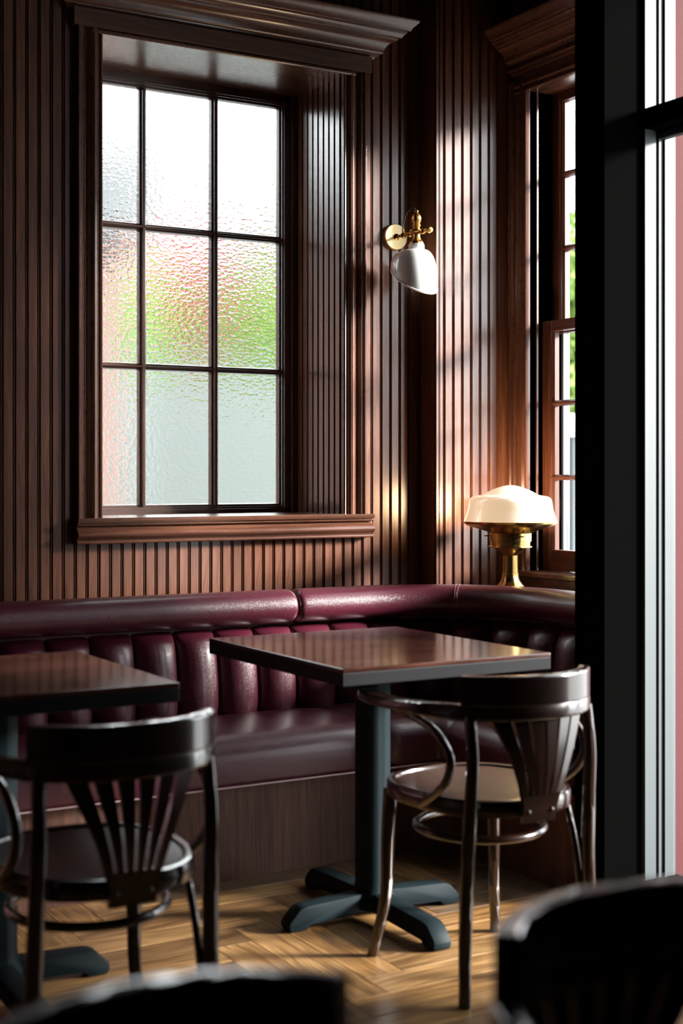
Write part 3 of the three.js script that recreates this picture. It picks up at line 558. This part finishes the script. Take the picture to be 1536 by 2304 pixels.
chairs.forEach(([x, v, a, label], i) => {
  const c = i ? chair0.clone() : chair0; if (i) { c.name = numbered('bentwood_armchair'); scene.add(c); }
  c.userData = { ...chair0.userData, label }; c.position.set(x, 0, -v); c.rotation.y = a;
});

// ---------------------------------------------------------------- table lamp on the corner ledge
{
  const t = thing('table_lamp', 'lit brass table lamp with opal schoolhouse shade on the corner ledge', 'lamp', [3.09, 0.787, -4.09]);
  const k = 0.000311, yy = (z) => (1440 - z) * k + 0.001, L = (a) => a.map(([z, r]) => [r * k, yy(z)]);
  const shade = part('shade', lathe(L([[160, 0], [163, 40], [172, 90], [188, 140], [210, 200], [235, 255], [258, 295], [272, 325], [280, 365], [286, 410], [296, 440], [315, 463], [350, 476], [420, 485], [470, 496], [520, 513], [560, 528], [578, 534], [578, 520], [520, 500], [420, 472], [330, 462], [300, 430], [290, 360], [270, 300], [200, 150], [172, 0]]), 64, 0.9), M.opal, t);
  part('gallery', lathe(L([[572, 528], [580, 540], [600, 534], [625, 496], [645, 430], [665, 365], [690, 285], [712, 242], [805, 242], [808, 228], [855, 226], [860, 248], [874, 248], [878, 196], [905, 165], [935, 120], [955, 92], [966, 84], [966, 0]]), 64, 0.5), M.brassLamp, t);
  part('stem', lathe(L([[960, 0], [968, 84], [1174, 88], [1178, 93], [1215, 97], [1250, 108], [1285, 130], [1315, 158], [1345, 182], [1380, 194], [1410, 199], [1440, 200], [1440, 0]]), 56, 0.5), M.brassLamp, t);
  for (let i = 0; i < 3; i++) part('thumbscrew', new THREE.CylinderGeometry(0.0022, 0.0022, 0.02, 8).rotateZ(Math.PI / 2).translate(0.083, yy(745), 0).rotateY(i * 2.094 + 0.4), M.brassLamp, t);
  const bulb = new THREE.PointLight(new THREE.Color().setRGB(1, 0.66, 0.36), 0.14); bulb.name = 'table_lamp_bulb'; bulb.position.set(0, yy(400), 0); bulb.castShadow = true; bulb.shadow.radius = 2; t.add(bulb);
}

// ---------------------------------------------------------------- wall sconce
{
  const t = thing('wall_sconce', 'brass swing-arm wall sconce with white milk glass shade', 'wall lamp', [2.82, 2.10, -WALL]);
  const plate = lathe([[0, 0], [0.0485, 0], [0.0485, 0.014], [0.046, 0.018], [0, 0.018]], 48, 0.5); plate.rotateX(Math.PI / 2); part('backplate', plate, M.brassPlate, t);
  const bz = 0.152, k = 0.000229, yy = (z) => (600 - z) * k;
  // arm rod with collars and a ball end
  const arm = lathe([[0, 0.01], [0.010, 0.012], [0.012, 0.020], [0.006, 0.026], [0.0055, 0.060], [0.011, 0.064], [0.012, 0.070], [0.007, 0.076], [0.0065, 0.100], [0.010, 0.104], [0.011, 0.112], [0.007, 0.118], [0.006, 0.190], [0.010, 0.194], [0.010, 0.200], [0.0055, 0.205], [0.005, 0.226], [0.009, 0.229], [0.0115, 0.237], [0.009, 0.245], [0, 0.248]], 24, 0.6);
  arm.rotateX(Math.PI / 2); arm.rotateX(0.03); part('arm', arm, M.brass, t);
  part('side_screw', lathe([[0, -0.034], [0.006, -0.033], [0.008, -0.029], [0.004, -0.024], [0.0035, 0.024], [0.008, 0.029], [0.006, 0.033], [0, 0.034]], 16).rotateZ(Math.PI / 2).translate(0, 0.0, bz - 0.028), M.brass, t);
  const body = lathe([[270, 20], [272, 34], [285, 34], [300, 27], [320, 42], [350, 66], [390, 78], [430, 76], [465, 62], [490, 54], [498, 66], [512, 71], [524, 66], [532, 55], [565, 54], [570, 96], [580, 112], [608, 112], [620, 98], [640, 88], [648, 60], [695, 60], [730, 74], [760, 100], [785, 114], [800, 114], [800, 0]].map(([z, r]) => [r * k, yy(z)]), 40, 0.6);
  body.translate(0, 0, bz); part('holder', body, M.brass, t);
  part('cord', rod([[0, yy(272), bz], [0.001, 0.088, bz - 0.022], [0.002, 0.080, bz - 0.062], [0.002, 0.048, bz - 0.088], [0.002, 0.018, bz - 0.094], [0.001, 0.002, bz - 0.092]], [0.0026], { seg: 40, round: 8 }).scale(1, 1, 1), M.cord, t);
  // shade: fitter collar, then a skewed dome whose mouth faces down and to the wall
  const c = Math.cos(YAW), s = Math.sin(YAW), R = V3(c, 0, s), T = V3(-s, 0, c), fy = yy(890), f0 = V3(0, fy, bz);
  const C = f0.clone().addScaledVector(R, -0.008).add(V3(0, -0.108, 0)).addScaledVector(T, -0.004);
  const rim = (p, q = 1) => C.clone().addScaledVector(R, 0.083 * q * Math.cos(p)).addScaledVector(T, 0.084 * q * Math.sin(p)).add(V3(0, (-0.034 * Math.cos(p) - 0.046 * Math.sin(p)) * q, 0));
  const dome = (q, flip) => { const pos = [], uv = [], idx = [], NP = 64, NT = 24, W = NP + 1; for (let i = 0; i <= NT; i++) { const u = i / NT * Math.PI / 2, hs = Math.pow(Math.sin(u), 0.74) * (1 + 0.10 * Math.sin(2 * u)), vs = 1 - Math.cos(u); for (let j = 0; j <= NP; j++) { const p = j / NP * Math.PI * 2, m = rim(p, q), a = f0.clone().addScaledVector(R, 0.0285 * Math.cos(p)).addScaledVector(T, 0.0285 * Math.sin(p)); const P = V3(lerp(a.x, m.x, hs), lerp(a.y, m.y, vs), lerp(a.z, m.z, hs)); pos.push(P.x, P.y, P.z); uv.push(j / NP, i / NT); } } for (let i = 0; i < NT; i++) for (let j = 0; j < NP; j++) { const a = i * W + j; flip ? idx.push(a, a + 1, a + W, a + 1, a + W + 1, a + W) : idx.push(a, a + W, a + 1, a + 1, a + W, a + W + 1); } const g = new THREE.BufferGeometry(); g.setAttribute('position', new THREE.Float32BufferAttribute(pos, 3)); g.setAttribute('uv', new THREE.Float32BufferAttribute(uv, 2)); g.setIndex(idx); g.computeVertexNormals(); return g; };
  const collar = lathe([[0.0, yy(800)], [0.026, yy(800)], [0.0285, yy(806)], [0.0295, yy(840)], [0.0295, yy(880)], [0.0275, yy(893)]], 40, 0.6).translate(0, 0, bz);
  const lip = new THREE.TubeGeometry(new THREE.CatmullRomCurve3(Array.from({ length: 48 }, (_, i) => rim(i / 48 * Math.PI * 2, 1.0)), true), 96, 0.0035, 8, true);
  part('shade', merge([dome(1, false), dome(0.965, true), collar, lip]), M.milk, t);
}

// ---------------------------------------------------------------- outside
structMesh('roof_canopy', box(3.0, 3.75, 3.02, 3.12, 1.6, 3.5, 0.01), M.storm, 'dark canopy over the glazed entrance', 'canopy');
structMesh('ground', box(-40, 60, -0.5, -0.15, -40, 70), M.paving, 'pale paving outside the windows', 'paving');
{
  const b = thing('brick_outbuilding', 'pink brick outbuilding beyond the hammered glass', 'building', [0, -0.15, 0]);
  part('walls', box(-3.5, 3.15, 0, 2.75, 8.0, 12.0), M.brickwall, b); part('roof', box(-3.6, 3.3, 2.75, 3.25, 7.85, 12.1, 0.05), M.slate, b);
  const h = thing('red_fronted_shop', 'shop with a red fascia beyond the hedge', 'building', [0, -0.15, 0]);
  part('walls', box(3, 26, 0, 4.6, 26, 32), M.tanwall, h); part('red_fascia', box(3, 26, 4.6, 5.9, 25.6, 32, 0.1), M.redfascia, h);
  const q = thing('tan_house', 'tan rendered house beyond the sash window', 'building', [0, -0.15, 0]);
  part('walls', box(12, 30, 0, 5.0, 20.5, 24.5), M.tanwall, q); part('roof', box(11.8, 30.2, 5.0, 5.6, 20.3, 24.7, 0.1), M.slate, q);
}
function foliage(n, rx, ry, rz, size) {
  const pos = [], nor = []; for (let i = 0; i < n; i++) {
    const th = rnd() * 6.283, cz = rnd() * 2 - 1, r = Math.pow(rnd(), 0.4), c = V3(Math.sqrt(1 - cz * cz) * Math.cos(th) * rx * r, cz * ry * r, Math.sqrt(1 - cz * cz) * Math.sin(th) * rz * r);
    const a = V3(rnd() - 0.5, rnd() - 0.5, rnd() - 0.5).normalize(), b = V3(rnd() - 0.5, rnd() - 0.5, rnd() - 0.5).cross(a).normalize(), s = size * (0.6 + 0.8 * rnd()), nn = a.clone().cross(b);
    const p = [c.clone().addScaledVector(a, s), c.clone().addScaledVector(b, s * 0.55), c.clone().addScaledVector(a, -s), c.clone().addScaledVector(b, -s * 0.55)];
    for (const q of [0, 1, 2, 0, 2, 3]) { pos.push(p[q].x, p[q].y, p[q].z); nor.push(nn.x, nn.y, nn.z); }
  }
  const g = new THREE.BufferGeometry(); g.setAttribute('position', new THREE.Float32BufferAttribute(pos, 3)); g.setAttribute('normal', new THREE.Float32BufferAttribute(nor, 3)); return g;
}
function tree(name, label, x, v, y, rx, ry, rz, mat, n, group) {
  const t = thing(name, label, 'tree', [x, -0.15, -v], 0, group);
  part('trunk', rod([[0, 0, 0], [0.03, y * 0.5, 0.02], [0, y, 0]], [0.14, 0.1, 0.06]), M.bark, t);
  const f = part('foliage', foliage(n, rx, ry, rz, 0.09), mat, t); f.position.y = y; f.userData.kind = 'stuff';
}
tree('street_tree', 'bright green tree beyond the hammered glass', 10.2, 17.0, 3.3, 2.2, 0.75, 1.2, M.leaf[1], 9000);
tree('street_tree', 'broad green tree beside the brick outbuilding', 5.75, 17.5, 3.3, 2.1, 0.7, 1.2, M.leaf[0], 8000);
tree('street_tree', 'tall green tree behind the red fascia', 17.0, 36.0, 5.6, 5.0, 2.6, 2.5, M.leaf[2], 9000);
tree('street_tree', 'leafy green tree before the tan house', 13.9, 17.1, 2.9, 1.2, 2.6, 1.2, M.leaf[1], 9000);
function vehicle(name, label, x, v, turn, L, Hh, mat, van) {
  const t = thing(name, label, van ? 'van' : 'car', [x, -0.15, -v], turn);
  const sh = new THREE.Shape(); const P = van ? [[-L / 2, 0.3], [-L / 2, Hh - 0.1], [-L / 2 + 0.1, Hh], [L / 2 - 1.5, Hh], [L / 2 - 0.8, 1.15], [L / 2 - 0.1, 0.95], [L / 2, 0.3]] : [[-L / 2, 0.3], [-L / 2, 0.85], [-L / 2 + 0.5, 0.95], [-L / 2 + 1.1, Hh], [L / 2 - 2.0, Hh], [L / 2 - 1.2, 0.95], [L / 2 - 0.1, 0.8], [L / 2, 0.3]];
  sh.moveTo(...P[0]); P.slice(1).forEach((q) => sh.lineTo(...q)); sh.closePath();
  part('body', new THREE.ExtrudeGeometry(sh, { depth: 1.6, bevelEnabled: true, bevelThickness: 0.1, bevelSize: 0.06, bevelSegments: 3 }).translate(0, 0, -0.8), mat, t);
  const y0 = van ? 1.2 : 0.95;
  for (const s of [-1, 1]) part('side_window', new RoundedBoxGeometry(van ? 1.0 : 1.9, Hh - y0 - 0.18, 0.03, 2, 0.01).translate(van ? L / 2 - 1.9 : -0.25, (y0 + Hh) / 2 - 0.02, s * 0.9), M.darkglass, t);
  for (const wx of [-L / 2 + 0.85, L / 2 - 0.85]) for (const s of [-1, 1]) part('wheel', new THREE.CylinderGeometry(0.33, 0.33, 0.22, 28).rotateX(Math.PI / 2).translate(wx, 0.33, s * 0.8), M.tyre, t);
}
vehicle('parked_van', 'silver van parked beyond the hammered glass', 6.6, 12.6, -0.1, 5.0, 2.3, M.van, true);
vehicle('parked_car', 'white car parked beyond the sash window', 11.6, 13.6, 0.9, 4.4, 1.42, M.carwhite, false);
{
  const t = thing('reflection_globe', 'white globe on an added post, standing in for a lamp reflection in the sash window', 'reflection stand-in', [5.32, -0.15, -6.46]);  // added globe and post imitate an indoor lamp reflected in the sash glass
  part('post', lathe([[0, 0], [0.12, 0], [0.10, 0.2], [0.035, 0.3], [0.03, 1.56], [0.05, 1.60], [0, 1.6]], 24), M.storm, t);
  part('globe', new THREE.SphereGeometry(0.078, 32, 20).translate(0, 1.655, 0), M.milk, t);
}
renderer.render(scene, camera);
